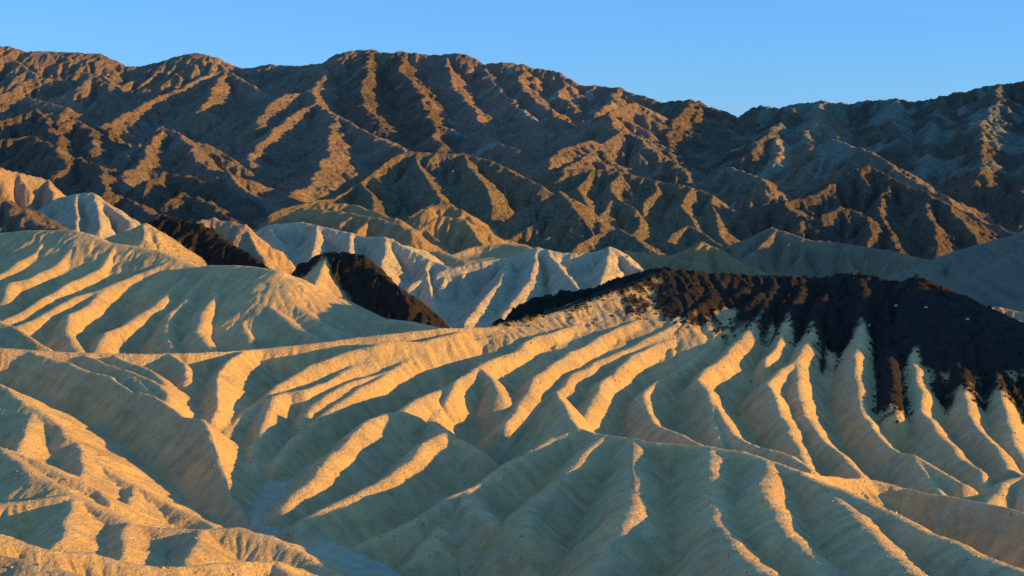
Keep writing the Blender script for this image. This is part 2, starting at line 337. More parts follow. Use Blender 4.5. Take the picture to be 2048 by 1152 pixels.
# --- dark crags on the right
K = 'dark_crag'
R(K, 'crag', 0.75, [(1560,406,900),(1643,378,930),(1688,348,950),(1733,330,960),(1762,346,950),(1800,363,930),(1871,394,890),(1910,410,870),(1928,445,840),(1952,487,800)], 0.6, (24, 60, .5), (12, 16, .6), jit=1.2)
R(K, 'crag', 0.75, [(1778,358,940),(1768,400,890),(1768,450,835),(1790,492,780)], 0.6, (18, 30, .5), jit=1.2)
R(K, 'crag', 0.75, [(1640,428,840),(1672,412,850),(1690,416,850),(1730,432,840),(1738,472,800)], 0.6, (14, 40, .6), jit=1.0)
R(K, 'crag', 0.75, [(1490,442,860),(1520,420,870),(1545,393,880),(1568,402,875),(1600,440,840)], 0.6, (18, 30, .55), jit=1.0)
R(K, 'crag', 0.75, [(1860,395,890),(1870,440,840),(1880,490,780)], 0.6, (16, 30, .5), jit=1.0)
R(K, 'brown', 0.7, [(1660,275,1150),(1690,290,1125),(1730,300,1100),(1755,311,1080),(1807,343,1040),(1839,368,1010),(1871,387,985),(1900,405,960),(1960,440,900),(2048,470,860)], 0.6, (30, 50, .5), jit=.8)
# --- grey-blue slope and pink hill at the right edge
R('grey_slope', 'grey', 0.56, [(1700,575,545),(1740,562,560),(1800,545,575),(1900,506,600),(1980,481,620),(2048,462,640),(2200,420,680)], 1.5, (18, 60, -.62), (9, 14, -.75))
R('grey_slope', 'grey', 0.5, [(2450,540,470),(2520,440,530),(2600,330,560),(2700,300,600)], 2)  # unseen hill far off to the right, added to shade the grey slope
R('grey_slope', 'grey', 0.5, [(2060,480,625),(1975,540,575),(1905,585,530)], 2.5)
R('pink_hill', 'pink', 0.6, [(1890,588,445),(1945,603,438),(1990,622,432),(2048,652,422),(2130,695,405)], 0.6, (9, 18, .4))
R('pink_hill', 'pink', 0.6, [(1985,612,470),(2048,622,466),(2130,640,458)], 0.6, (9, 18, .4))
# --- unseen hill added beyond the right edge to shade the head of the fan
add_line('shade_hill', 'tan', 1.1, [(176, 328, CAMZ - 27), (178, 334, CAMZ - 26), (180, 347, CAMZ - 27), (186, 360, CAMZ - 33)], [500] * 4, 1.5)
# --- far mountains
fs = (62, 170, -.70); fb = (24, 46, -.78, 11, 16, -.82)
A = 'far_mountain'
R(A, 'brown', 0.55, [(-250,95,2350),(-100,90,2320),(0,93,2300),(20,94,2300),(48,104,2290),(80,102,2290),(118,104,2290),(160,106,2280),(193,107,2280),(215,118,2270),(250,133,2260),(285,133,2260),(335,120,2260),(370,109,2260),(395,106,2260),(430,113,2250),(465,129,2240),(485,136,2230),(510,135,2220),(540,128,2210),(590,131,2180),(650,126,2140)], 3, fs, fb, jit=.8)
R(A, 'brown', 0.58, [(600,140,2100),(650,127,2040),(675,108,2010),(700,100,2000),(740,99,2000),(765,104,1990),(800,103,1980),(850,108,1970),(885,108,1960),(920,107,1950),(950,117,1940),(975,127,1930),(1010,124,1920),(1040,128,1910),(1070,136,1900),(1105,140,1890),(1130,152,1870),(1160,168,1850),(1200,172,1830),(1237,175,1810),(1260,185,1790),(1315,203,1750)], 2.5, fs, fb, jit=.8)
R(A, 'crag', 0.58, [(1290,215,1760),(1315,205,1740),(1360,200,1720),(1385,199,1710),(1410,212,1690),(1440,220,1670),(1470,234,1650),(1490,236,1640),(1510,228,1640),(1522,210,1650),(1550,215,1640),(1590,208,1630),(1640,200,1620),(1700,207,1600),(1740,200,1590),(1795,196,1580),(1830,203,1560),(1890,190,1540),(1950,175,1530),(2000,167,1520),(2048,164,1510),(2200,150,1500),(2400,150,1480)], 1.5, (50, 130, -.72), fb, jit=1)
R(A, 'brown', 0.58, [(657,122,2020),(648,151,1880),(624,177,1760),(632,203,1670),(671,231,1560),(725,257,1470),(769,281,1400),(813,301,1340),(860,322,1270)], 1, (34, 70, -.74), fb, jit=.8)
R(A, 'brown', 0.58, [(671,231,1560),(663,263,1440),(655,305,1300),(632,350,1150),(580,395,1020),(545,420,950)], 1, (34, 70, -.74), fb, jit=.8)
R(A, 'brown', 0.58, [(618,184,1745),(575,188,1720),(540,205,1650),(515,245,1520)], 1, (34, 60, -.74), fb)
R(A, 'brown', 0.58, [(640,203,1670),(590,222,1600),(545,258,1480),(500,312,1330),(490,350,1220)], 1, (34, 60, -.74), fb)
R(A, 'brown', 0.58, [(160,280,1500),(208,250,1600),(250,226,1690),(312,192,1800),(365,175,1860),(410,150,1930),(447,140,1970),(482,158,1910),(510,175,1860),(545,195,1790)], 1.2, (36, 90, -.74), fb, jit=.8)
R(A, 'brown', 0.58, [(447,141,1970),(425,180,1810),(400,215,1680)], 1.2, (34, 60, -.74), fb)
R(A, 'brown', 0.58, [(-150,220,1880),(0,192,1920),(62,156,2020),(115,154,2040),(167,143,2050),(198,148,2040),(219,162,2000),(230,188,1920)], 1.2, (36, 90, -.74), fb, jit=.8)
R(A, 'brown', 0.58, [(160,170,1960),(185,150,2020),(215,165,1985),(225,190,1910)], 1.0, (25, 60, -.74), fb)
R(A, 'brown', 0.58, [(-80,225,1750),(0,208,1800),(50,193,1830),(100,206,1780),(130,215,1740)], 1.2, (40, 60, -.74), fb)
J = 'jagged_hill'
js = (26, 60, .5); jb = (12, 18, .6, 7, 8, .7)
R(J, 'crag', 0.75, [(-120,250,1330),(0,240,1350),(25,234,1360),(50,226,1370),(70,218,1380),(88,232,1360),(110,256,1300),(120,290,1200)], .8, js, jb, jit=1.5)
R(J, 'crag', 0.75, [(100,272,1290),(130,250,1330),(150,238,1350),(165,246,1340),(183,259,1315),(190,300,1200)], .8, js, jb, jit=1.5)
R(J, 'crag', 0.75, [(190,262,1370),(200,252,1380),(215,276,1320),(205,302,1250),(178,328,1170)], .8, js, jb, jit=1.2)
R(J, 'crag', 0.75, [(0,275,1230),(60,272,1240),(110,290,1190),(130,320,1110)], .8, js, jb, jit=1.5)
R(J, 'brown', 0.68, [(245,325,1140),(280,286,1230),(296,272,1270),(328,252,1310),(359,265,1280),(374,285,1230),(396,315,1160),(418,336,1110),(450,342,1090),(472,366,1040),(505,398,975)], .8, js, jb, jit=1.0)
R(J, 'brown', 0.68, [(328,253,1310),(290,300,1180),(262,340,1080),(240,375,1000)], .8, js, jb, jit=1.0)
R(J, 'crag', 0.72, [(110,345,1030),(140,325,1065),(165,313,1080),(192,331,1050),(206,361,990),(212,388,945)], .8, js, jb, jit=1.0)
R(J, 'crag', 0.72, [(300,365,980),(330,345,1020),(380,352,1010),(440,368,980),(480,400,930),(518,432,870)], .8, js, jb, jit=1.2)
R(J, 'crag', 0.7, [(205,395,800),(235,390,810),(262,400,800),(300,425,770),(330,430,760)], .8, (16, 25, .5), jit=1)
R(J, 'crag', 0.7, [(345,400,860),(370,385,880),(400,395,870),(430,415,840),(455,435,800)], .8, (16, 30, .5), jit=1)
R(A, 'brown', 0.58, [(885,110,1960),(900,150,1850),(925,190,1740),(955,230,1620),(985,268,1510),(1015,300,1420)], 1.2, (30, 60, -.74), fb, jit=1.2)
R(A, 'crag', 0.58, [(800,105,1975),(805,140,1860),(830,170,1770),(850,210,1650),(870,260,1500),(880,295,1400)], 1.2, (30, 70, -.74), fb, jit=1.5)
R(A, 'crag', 0.58, [(740,101,1995),(735,140,1870),(720,180,1740),(735,215,1640),(770,250,1540)], 1.2, (30, 70, -.74), fb, jit=1.5)
R(A, 'brown', 0.58, [(970,129,1925),(985,160,1830),(1010,190,1740),(1040,215,1660),(1068,240,1580),(1090,262,1500)], 1.2, (30, 60, -.74), fb, jit=1.2)
R(A, 'brown', 0.58, [(1045,132,1905),(1040,165,1800),(1070,200,1700),(1105,225,1620),(1128,245,1560)], 1.2, (30, 60, -.74), fb, jit=1.2)
R(A, 'brown', 0.58, [(1130,154,1868),(1120,190,1760),(1150,215,1680)], 1.2, (30, 60, -.74), fb, jit=1.2)
R(A, 'brown', 0.58, [(1235,177,1808),(1220,205,1710),(1190,225,1640)], 1.2, (30, 60, -.74), fb, jit=1.2)
R(A, 'brown', 0.58, [(955,232,1620),(970,262,1500),(1000,290,1400),(1040,300,1340)], 1.2, (22, 50, -.74), fb)
R(A, 'brown', 0.58, [(1270,205,1560),(1235,215,1510),(1212,229,1450),(1242,263,1370),(1275,278,1340),(1305,296,1295)], 1.2, (40, 50, .42))
R(A, 'brown', 0.58, [(1242,263,1370),(1190,291,1290),(1160,316,1220),(1130,338,1150)], 1.2, (40, 50, .42))
R(A, 'brown', 0.58, [(1180,280,1300),(1160,287,1270),(1122,296,1240),(1100,318,1180)], 1.0)
R(A, 'crag', 0.58, [(1385,200,1705),(1362,225,1610),(1345,245,1530),(1335,290,1380),(1345,330,1240)], 1.2, (34, 70, -.74), fb, jit=1.2)
R(A, 'crag', 0.58, [(1460,232,1655),(1440,260,1540),(1420,300,1400)], 1.2, (34, 70, -.74), fb, jit=1.2)
R(A, 'brown', 0.58, [(1640,203,1620),(1640,236,1510),(1655,268,1400),(1690,290,1300),(1730,315,1190)], 1.0, (25, 80, -.74), fb, jit=1)
R(A, 'brown', 0.58, [(1640,236,1510),(1610,262,1410),(1625,300,1290),(1655,345,1150)], 1.0, (25, 60, -.74), fb, jit=1)
R(A, 'crag', 0.58, [(1590,210,1630),(1570,240,1520),(1540,262,1410),(1510,283,1340),(1500,310,1260)], 1.0, (30, 60, -.74), fb, jit=1.3)
R(A, 'pink', 0.58, [(1540,264,1408),(1560,290,1330),(1560,325,1220)], 1.0, (20, 40, -.74), fb, jit=1)
R(A, 'brown', 0.58, [(1425,355,1090),(1455,332,1120),(1490,345,1090),(1525,362,1045)], .8, (20, 40, .5), (12, 15, .6), jit=1)
R(A, 'crag', 0.58, [(1890,191,1540),(1870,240,1400),(1862,290,1270),(1850,335,1150)], 1.2, (30, 60, -.74), fb, jit=1.5)
R(A, 'crag', 0.58, [(2000,168,1520),(1975,230,1350),(1960,290,1200),(1965,340,1080)], 1.2, (30, 60, -.74), fb, jit=1.5)
R(A, 'crag', 0.58, [(1795,197,1580),(1790,240,1430),(1800,280,1320)], 1.2, (30, 60, -.74), fb, jit=1.5)
R(A, 'crag', 0.58, [(2120,160,1500),(2080,260,1280),(2060,340,1100),(2048,400,980)], 1.2, (30, 60, -.74), fb, jit=1.5)

# ------------------------------------------------------------------ height field
t0 = time.time()
QS = 1.0
nc = int(800 * QS); nside = int(34 * QS)
core = np.linspace(-0.405, 0.405, nc)
side = 0.405 + np.cumsum(np.geomspace(0.0012 / QS, 0.024 / QS, nside))
tx = np.r_[-side[::-1], core, side]
def geo(a, b, n): return np.geomspace(a, b, int(n * QS), endpoint=False)
ty = np.r_[geo(112, 430, 790), geo(430, 1100, 380), geo(1100, 2400, 410), geo(2400, 3400, 14), [3400]]
NC, NR = len(tx), len(ty)
X = (ty[:, None] * tx[None, :]).astype(np.float32)
Y = np.repeat(ty[:, None], NC, 1).astype(np.float32)
far = sstep(450, 1100, Y)
wa = 0.35 + 3.2 * far
k1 = 1 / (7.0 + 45 * far)
WX = X.copy(); WY = Y.copy()
n0 = lambda l, s: perlin(X / l, Y / l, s)
WX += (1 - far) * (0.7 * n0(9, 1) + 0.3 * n0(3.3, 2)) + far * (5 * n0(60, 3) + 2.2 * n0(22, 4) + 1.0 * n0(9, 5))
WY += (1 - far) * (0.7 * n0(9, 11) + 0.3 * n0(3.3, 12)) + far * (5 * n0(60, 13) + 2.2 * n0(22, 14) + 1.0 * n0(9, 15))

Z = (base(Y) - 9 * sstep(400, 330, Y)).astype(np.float32)
# flat floor of the wash
WASH = [P(*p) for p in [(590,915,258),(575,945,248),(545,1000,229),(545,1040,218),(590,1070,209),(660,1095,201),(730,1130,193),(790,1180,183)]]
wd = np.full(Z.shape, 99, np.float32)
for a, b in zip(WASH[:-1], WASH[1:]):
    L_ = math.hypot(b[0] - a[0], b[1] - a[1]); ux, uy = (b[0] - a[0]) / L_, (b[1] - a[1]) / L_
    t = np.clip((X - a[0]) * ux + (Y - a[1]) * uy, 0, L_)
    wd = np.minimum(wd, np.hypot(X - a[0] - t * ux, Y - a[1] - t * uy))
Z = np.maximum(Z, 0.3 - 9 * sstep(3.0, 8.0, wd)).astype(np.float32)
Z += (0.25 * n0(14, 21) + far * 3 * n0(80, 22)).astype(np.float32)
OWN = np.full(Z.shape, -1, np.int32)
DST = np.full(Z.shape, 5.0, np.float32); SS = np.zeros_like(Z); VF = np.full(Z.shape, 2000, np.float32)
SID = np.zeros_like(Z)
for k, (ax, ay, az, bx, by, bz, sl, sr, r0, s0, L, rg, cl, va, vb, dk, gul, rid) in enumerate(SEGS):
    zt = max(az, bz); yb = min(ay, by)
    zb = float(min(base(ay), base(by))) - (9 if ay < 400 else 0)
    rad = (zt - zb) / min(sl, sr) + 4 + 8 * (yb > 500)
    if rad < 1: continue
    y0, y1 = max(min(ay, by) - rad, 90), max(ay, by) + rad
    x0, x1 = min(ax, bx) - rad, max(ax, bx) + rad
    i0, i1 = np.searchsorted(ty, (y0, y1))
    lo = min(x0 / y0, x0 / y1); hi = max(x1 / y0, x1 / y1)
    j0, j1 = np.searchsorted(tx, (lo, hi))
    if i1 <= i0 or j1 <= j0: continue
    sl_ = np.s_[i0:i1, j0:j1]
    px = WX[sl_] - ax; py = WY[sl_] - ay
    ux, uy = (bx - ax) / L, (by - ay) / L
    t = np.clip(px * ux + py * uy, 0, L)
    dx = px - t * ux; dy = py - t * uy
    d = np.sqrt(dx * dx + dy * dy + r0 * r0) - r0
    h = az + t * ((bz - az) / L) - (sl if sl == sr else np.where(px * uy - py * ux > 0, sr, sl)) * d
    m = h > Z[sl_]
    if not m.any(): continue
    Z[sl_][m] = h[m]
    OWN[sl_][m] = k
    DST[sl_][m] = d[m]
    SS[sl_][m] = (s0 + t)[m]
    VF[sl_][m] = (va + t * ((vb - va) / L))[m]
    SID[sl_][m] = np.sign(px * uy - py * ux)[m]
print('tents', len(SEGS), NR, NC, time.time() - t0)

SEG = np.array(SEGS)
own = np.clip(OWN, 0, None)
isb = OWN < 0
cls = np.where(isb, CI['wash'], SEG[own, 12].astype(int))
region = np.where(isb, -1, SEG[own, 11].astype(int))

def blur(a, n=1):
    for _ in range(n):
        b = a.copy()
        b[1:-1] = (a[:-2] + 2 * a[1:-1] + a[2:]) * .25
        a = b.copy()
        a[:, 1:-1] = (b[:, :-2] + 2 * b[:, 1:-1] + b[:, 2:]) * .25
    return a
Zb = blur(Z, 2)
soft = np.isin(cls, [CI['tan'], CI['wash'], CI['pale'], CI['grey']])
Z = np.where(soft, Zb, Z).astype(np.float32)

# dark lava debris draped over the head of the ridges and down their gullies
sd = SS + SID * 37.0
dkv = SEG[own, 15]; gl = SEG[own, 16]
edge = dkv + gl * DST * 1.0 + 26 * fbm(X / 5, Y / 5, 61, 4) + np.where(gl < 0, 46, 16) * perlin(sd / np.where(gl < 0, 3.4, 1.5), DST / 14, 62) + 24 * fbm(X / 1.7, Y / 1.7, 63, 3) - 14
wdk = np.where((dkv > 0) & ~isb, sstep(4, -4, VF - edge), 0)
wdk = np.where(cls == CI['dark'], 1.0, wdk)
wdk = blur(wdk.astype(np.float32), 1)[..., None]
Z += (wdk[..., 0] * (1.0 * (.5 - np.abs(perlin(sd / 3.2, DST / 16, 94))) + .3 * (.5 - np.abs(n0(4.0, 91))) + .25 * (.5 - np.abs(n0(1.8, 92))) + .15 * n0(.9, 93)) * sstep(600, 450, Y)).astype(np.float32)
# erosion rills running down each flank, and rock roughness
AMP = dict(tan=(.42, 3.4, .17, 1.5, .08), dark=(1.6, 4.5, .8, 1.8, .8), pale=(1.3, 6, .5, 2.2, .2), olive=(2.6, 13, 1.5, 5, .5), brown=(4.0, 20, 2.2, 7, 1.0),
           crag=(3.6, 17, 2.2, 6.5, 1.8), pink=(1.2, 9, .7, 3.5, .7), grey=(.9, 11, .3, 4, .15), wash=(0, 5, 0, 1.6, .14), ochre=(2.2, 10, 1.0, 4, .4))
def pick(i):
    tab = np.array([AMP[c][i] for c in CLS], np.float32); return tab[cls]
sd = SS + SID * 37.0
A1, L1, A2, L2, A3 = (pick(i) for i in range(5))
fade1 = np.clip(DST / (1.2 * L1), 0, 1); fade2 = np.clip(DST / (1.5 * L2), 0, 1)
wob = perlin(X / (L1 * 1.4), Y / (L1 * 1.4), 31) * 0.6
r1 = np.abs(perlin(sd / L1 + wob, DST / (L1 * 6), 33)) * 2 - 0.6
r2 = np.abs(perlin(sd / L2 + wob * 1.7, DST / (L2 * 7), 35)) * 2 - 0.6
Z += (A1 * fade1 * r1 + A2 * fade2 * r2).astype(np.float32)
rough = (perlin(X / (L2 * 1.1), Y / (L2 * 1.1), 41) + .5 * perlin(X / (L2 * .5), Y / (L2 * .5), 42) + .25 * perlin(X / (L2 * .23), Y / (L2 * .23), 43))
Z += (A3 * rough * np.clip(.5 + DST / L2, 0, 1)).astype(np.float32)
mtn = np.isin(cls, [CI['brown'], CI['crag'], CI['pink'], CI['ochre'], CI['olive']]) * far * np.where(cls == CI['olive'], .25, 1)
rg = 0
for k_, (l_, a_) in enumerate([(30, .8), (14, .8), (7, .7)]):
    rg = rg + a_ * (1 - 2.2 * np.abs(perlin(X / l_ + .5 * n0(l_ * 1.3, 81), Y / (l_ * 1.3), 85 + k_)))
Z += (mtn * (rg - .7)).astype(np.float32)
# running water: droplets that carve branching rills and lay fans in the hollows
DTX = np.gradient(tx).astype(np.float32); DLY = (np.gradient(ty) / ty).astype(np.float32)
ST = 0.0015
Z0 = Z.copy()
Zr = Z.astype(np.float64).ravel()
dr = np.random.RandomState(5)
j_lo, j_hi = nside + 2, NC - nside - 3
i_hi = int(np.searchsorted(ty, 2250))
NB, ND, NS = int(9 * QS * QS + .5), 150000, 44
for b_ in range(NB):
    pi = dr.uniform(2, i_hi, ND).astype(np.float32); pj = dr.uniform(j_lo, j_hi, ND).astype(np.float32)
    vx = np.zeros(ND, np.float32); vy = np.zeros(ND, np.float32); sp_ = np.ones(ND, np.float32); wat = np.ones(ND, np.float32); sed = np.zeros(ND, np.float32)
    for st in range(NS):
        i0 = pi.astype(np.int32); j0 = pj.astype(np.int32); fi = pi - i0; fj = pj - j0
        k = i0 * NC + j0
        cell = ty[i0].astype(np.float32) * ST
        h00 = Zr[k].astype(np.float32); h01 = Zr[k + 1].astype(np.float32); h10 = Zr[k + NC].astype(np.float32); h11 = Zr[k + NC + 1].astype(np.float32)
        gx = ((h01 - h00) * (1 - fi) + (h11 - h10) * fi) / cell * ST / DTX[j0]
        gy = ((h10 - h00) * (1 - fj) + (h11 - h01) * fj) / cell * ST / DLY[i0]
        # remove the shear of the grid: going back a row also drifts sideways
        hz = h00 * (1 - fi) * (1 - fj) + h01 * (1 - fi) * fj + h10 * fi * (1 - fj) + h11 * fi * fj
        gy = gy - gx * tx[j0].astype(np.float32)
        vx = .35 * vx - .65 * gx / (np.hypot(gx, gy) + 1e-4); vy = .35 * vy - .65 * gy / (np.hypot(gx, gy) + 1e-4)
        l = np.hypot(vx, vy) + 1e-6; vx /= l; vy /= l
        nj = pj + (vx - vy * tx[j0].astype(np.float32)) * ST / DTX[j0]; ni = pi + vy * ST / DLY[i0]
        nj = np.clip(nj, j_lo, j_hi); ni = np.clip(ni, 1, NR - 4)
        a0 = ni.astype(np.int32); b0 = nj.astype(np.int32); fa = ni - a0; fb_ = nj - b0; k2 = a0 * NC + b0
        hn = (Zr[k2] * (1 - fa) * (1 - fb_) + Zr[k2 + 1] * (1 - fa) * fb_ + Zr[k2 + NC] * fa * (1 - fb_) + Zr[k2 + NC + 1] * fa * fb_).astype(np.float32)
        dh = (hn - hz) / cell
        cap = np.maximum(-dh, .02) * sp_ * wat * 2.2
        up = dh > 0
        dep = np.where(up, np.minimum(dh * .4, sed) * .5, np.where(sed > cap, (sed - cap) * .03, 0))
        ero = np.where((~up) & (sed < cap), np.minimum((cap - sed) * .2, np.minimum(-dh * .22, .12)), 0)
        q = (dep - ero) * cell
        sed = sed + ero - dep
        for kk, w_ in ((k, (1 - fi) * (1 - fj)), (k + 1, (1 - fi) * fj), (k + NC, fi * (1 - fj)), (k + NC + 1, fi * fj)):
            Zr += np.bincount(kk, q * w_, NR * NC)
        sp_ = np.sqrt(np.clip(sp_ * sp_ - dh * 1.2, .05, 9)); wat *= .97
        pi, pj = ni, nj
dZ = blur((Zr.reshape(NR, NC) - Z0).astype(np.float32), 2)
keep = blur(np.where(np.isin(cls, [CI['tan'], CI['wash'], CI['dark']]), .22, 1.0).astype(np.float32), 2)
Z = (Z0 + keep * dZ).astype(np.float32)
print('erosion', time.time() - t0, float(np.abs(dZ / (Y * ST)).mean()))
print('relief', time.time() - t0)

# ------------------------------------------------------------------ rock colours (albedo of the strata, soil and debris)
COL = dict(tan=(.52, .358, .165), dark=(.029, .023, .017), pale=(.49, .395, .25), olive=(.235, .180, .105), brown=(.26, .188, .122),
           crag=(.165, .122, .080), pink=(.42, .28, .16), grey=(.225, .182, .120), wash=(.46, .39, .24), ochre=(.34, .22, .10))
tab = np.array([COL[c] for c in CLS], np.float32)
col = tab[cls]
# smooth the joins between rock types
for c in range(3): col[..., c] = blur(col[..., c], 2)
v1 = fbm(X / (18 + 90 * far), Y / (18 + 90 * far), 51, 4)
v2 = perlin(sd / (L2 * 1.3), DST / (L2 * 8), 55)
v4 = perlin((Z + .15 * X + 1.5 * v1) / (1.1 + 9 * far), np.zeros_like(X) + .5, 59)   # thin bedding
v3 = fbm(X / (2.2 + 12 * far), Y / (2.2 + 12 * far), 57, 3)
flow = np.clip(-dZ / (Y * ST), -1.5, 1.5)
crest = np.exp(-(DST / .45) ** 2) * (cls == CI['tan'])  # paler crest line: trodden trail, plus skylight on the ridge put into the colour
val = 1 + .22 * v1 + .18 * v2 + .22 * v3 + (.06 + .06 * far) * v4 + .14 * crest
col = col * val[..., None]
v5 = fbm(X / (5 + 40 * far) + 9, Y / (5 + 40 * far), 65, 3)
warm = (v1 * .5 + v2 * .25 + v5 * 1.5 + v4 * .3 * (.35 + .65 * far))[..., None] * np.array([.10, 0, -.16], np.float32)
col = col * (1 + warm)
# dark lava debris draped over the head of the ridges and down their gullies
dcol = np.array(COL['dark'], np.float32) * (1 + .5 * v3[..., None])
col = col * (1 - wdk) + dcol * wdk
# mineral patches on the far mountains (pale, pink and blue-green ash beds)
mt = np.isin(cls, [CI['brown'], CI['crag'], CI['pink'], CI['ochre']]) & (Y > 1100)
tq = X / Y
pb = fbm(X / 50, Y / 75, 71, 4) + .45 * perlin(sd / 8, DST / 60, 73)
zone = np.maximum(sstep(-.10, -.03, tq) * sstep(.13, .05, tq) * sstep(1250, 1450, Y), .9 * sstep(.12, .2, tq))
zone = np.maximum(zone, .35)
wp = np.where(mt, sstep(.02, .16, pb + .16 * zone - .12) * zone, 0)[..., None]
kind = (perlin(X / 60, Y / 60, 75) - 1.2 * sstep(.05, .2, tq) + .25)[..., None]
pc = np.where(kind > 0, np.array([.36, .22, .15], np.float32), np.where(kind > -.45, np.array([.40, .36, .28], np.float32), np.array([.27, .30, .22], np.float32)))
wp = blur(wp[..., 0].astype(np.float32), 1)[..., None]
col = col * (1 - .85 * wp) + pc * .85 * wp
col = np.clip(col, .008, .8)
print('colour', time.time() - t0)

# ------------------------------------------------------------------ materials
def rock_material(name, scale, bump, grain):
    m = bpy.data.materials.new(name); m.use_nodes = True
    nt = m.node_tree; nd = nt.nodes; lk = nt.links
    b = nd['Principled BSDF']
    b.inputs['Roughness'].default_value = 0.95
    b.inputs['Specular IOR Level'].default_value = 0.12
    at = nd.new('ShaderNodeAttribute'); at.attribute_name = 'rock'
    tc = nd.new('ShaderNodeTexCoord')
    n1 = nd.new('ShaderNodeTexNoise'); n1.inputs['Scale'].default_value = scale; n1.inputs['Detail'].default_value = 9; n1.inputs['Roughness'].default_value = .62
    n2 = nd.new('ShaderNodeTexNoise'); n2.inputs['Scale'].default_value = scale * 2.7; n2.inputs['Detail'].default_value = 5
    lk.new(tc.outputs['Object'], n1.inputs['Vector']); lk.new(tc.outputs['Object'], n2.inputs['Vector'])
    mr = nd.new('ShaderNodeMapRange'); mr.inputs[1].default_value = .25; mr.inputs[2].default_value = .75
    mr.inputs[3].default_value = 1 - grain; mr.inputs[4].default_value = 1 + grain
    lk.new(n2.outputs[0], mr.inputs[0])
    mx = nd.new('ShaderNodeMix'); mx.data_type = 'RGBA'; mx.blend_type = 'MULTIPLY'; mx.inputs[0].default_value = 1
    lk.new(at.outputs['Color'], mx.inputs[6]); lk.new(mr.outputs[0], mx.inputs[7])
    lk.new(mx.outputs[2], b.inputs['Base Color'])
    bp = nd.new('ShaderNodeBump'); bp.inputs['Strength'].default_value = 1.0; bp.inputs['Distance'].default_value = bump
    lk.new(n1.outputs[0], bp.inputs['Height']); lk.new(bp.outputs[0], b.inputs['Normal'])
    return m
M_NEAR = rock_material('badland_clay', 1.5, 0.42, .26)
M_MID = rock_material('ash_beds', 0.6, 1.4, .3)
M_FAR = rock_material('mountain_rock', 0.2, 9.0, .4)
M_DARK = rock_material('lava_rock', 0.6, 1.4, .35)

# ------------------------------------------------------------------ split the land into its hills and ridges
INFO = {
 'wash': ('wash', 'pale grey dry wash and gully floors between the eroded ridges', M_NEAR),
 'long_ridge': ('ridge', 'long tan ridge with sunlit crest, its spur falling to the wash at left', M_NEAR),
 'badland_fan': ('badland_slope', 'fan of parallel tan ridges and gullies falling from the dark capped ridge', M_NEAR),
 'dark_capped_ridge': ('ridge_cap', 'black lava cap along the top of the fan of ridges at right', M_DARK),
 'dark_tail': ('rock_outcrop', 'low black jagged outcrop in front of the pale central hill', M_DARK),
 'near_ridge': ('ridge', 'broad near ridge at lower right with short spurs toward the viewer', M_NEAR),
 'basin_ridge': ('ridge', 'two tan ridges in the basin ending beside the wash', M_NEAR),
 'near_left_ridge': ('ridge', 'fully sunlit rilled orange ridges at lower left', M_NEAR),
 'left_hill': ('hill', 'rounded tan hill with many shaded spurs at middle left', M_NEAR),
 'dark_outcrop': ('rock_outcrop', 'black rock hill between the left tan hill and the pale central hill', M_DARK),
 'left_outcrop': ('rock_outcrop', 'black jagged outcrop behind the crest of the left tan hill', M_DARK),
 'pale_hill': ('hill', 'pale cream hill with sunlit right faces behind the black rock hill', M_MID),
 'banded_cliff': ('cliff', 'pinkish vertically fluted cliff left of the pale cream hill', M_MID),
 'central_pale_hill': ('hill', 'whitish domed hill with a shaded front in the middle of the view', M_MID),
 'orange_cliff': ('cliff', 'craggy orange cliff at the left edge below the mountains', M_MID),
 'brown_slope': ('slope', 'dark brown slope below the orange cliff at the left edge', M_MID),
 'yellow_cone': ('hill', 'smooth cream cone with a bright right face beside the orange cliff', M_MID),
 'ochre_hills': ('hills', 'low ochre foothills between the pale hills and the olive mountain', M_MID),
 'olive_mountain': ('mountain', 'olive brown fluted mountain in the middle distance', M_FAR),
 'fluted_ridge': ('ridge', 'olive ridge with fine flutes behind the dark capped ridge', M_MID),
 'dark_crag': ('crag', 'rugged dark brown crag at right behind the fluted ridge', M_FAR),
 'grey_slope': ('slope', 'smooth blue grey shaded slope at the right edge', M_MID),
 'shade_hill': ('hill', 'unseen tan hill added beyond the right edge to shade the fan of ridges', M_NEAR),
 'pink_hill': ('hill', 'small sunlit pinkish hill at the right edge beside the black cap', M_MID),
 'far_mountain': ('mountain', 'high brown mountain range with pink and pale beds on the skyline', M_FAR),
 'jagged_hill': ('hill', 'jagged dark brown foothills below the mountains at left', M_FAR),
}
# normals of the whole land, so that the pieces join without a seam
def grid_normals():
    dXi = np.gradient(X, axis=0); dYi = np.gradient(Y, axis=0); dZi = np.gradient(Z, axis=0)
    dXj = np.gradient(X, axis=1); dYj = np.gradient(Y, axis=1); dZj = np.gradient(Z, axis=1)
    nx = dYj * dZi - dZj * dYi; ny = dZj * dXi - dXj * dZi; nz = dXj * dYi - dYj * dXi
    l = np.sqrt(nx * nx + ny * ny + nz * nz)
    return np.stack([nx / l, ny / l, nz / l], -1)
NRM = grid_normals().reshape(-1, 3)
co = np.stack([X, Y, Z], -1).reshape(-1, 3)
colf = np.concatenate([col, np.ones(col.shape[:2] + (1,), np.float32)], -1).reshape(-1, 4).astype(np.float32)
idx = np.arange(NR * NC, dtype=np.int32).reshape(NR, NC)
quads = np.stack([idx[:-1, :-1], idx[:-1, 1:], idx[1:, 1:], idx[1:, :-1]], -1).reshape(-1, 4)
qreg = region[:-1, :-1].reshape(-1)

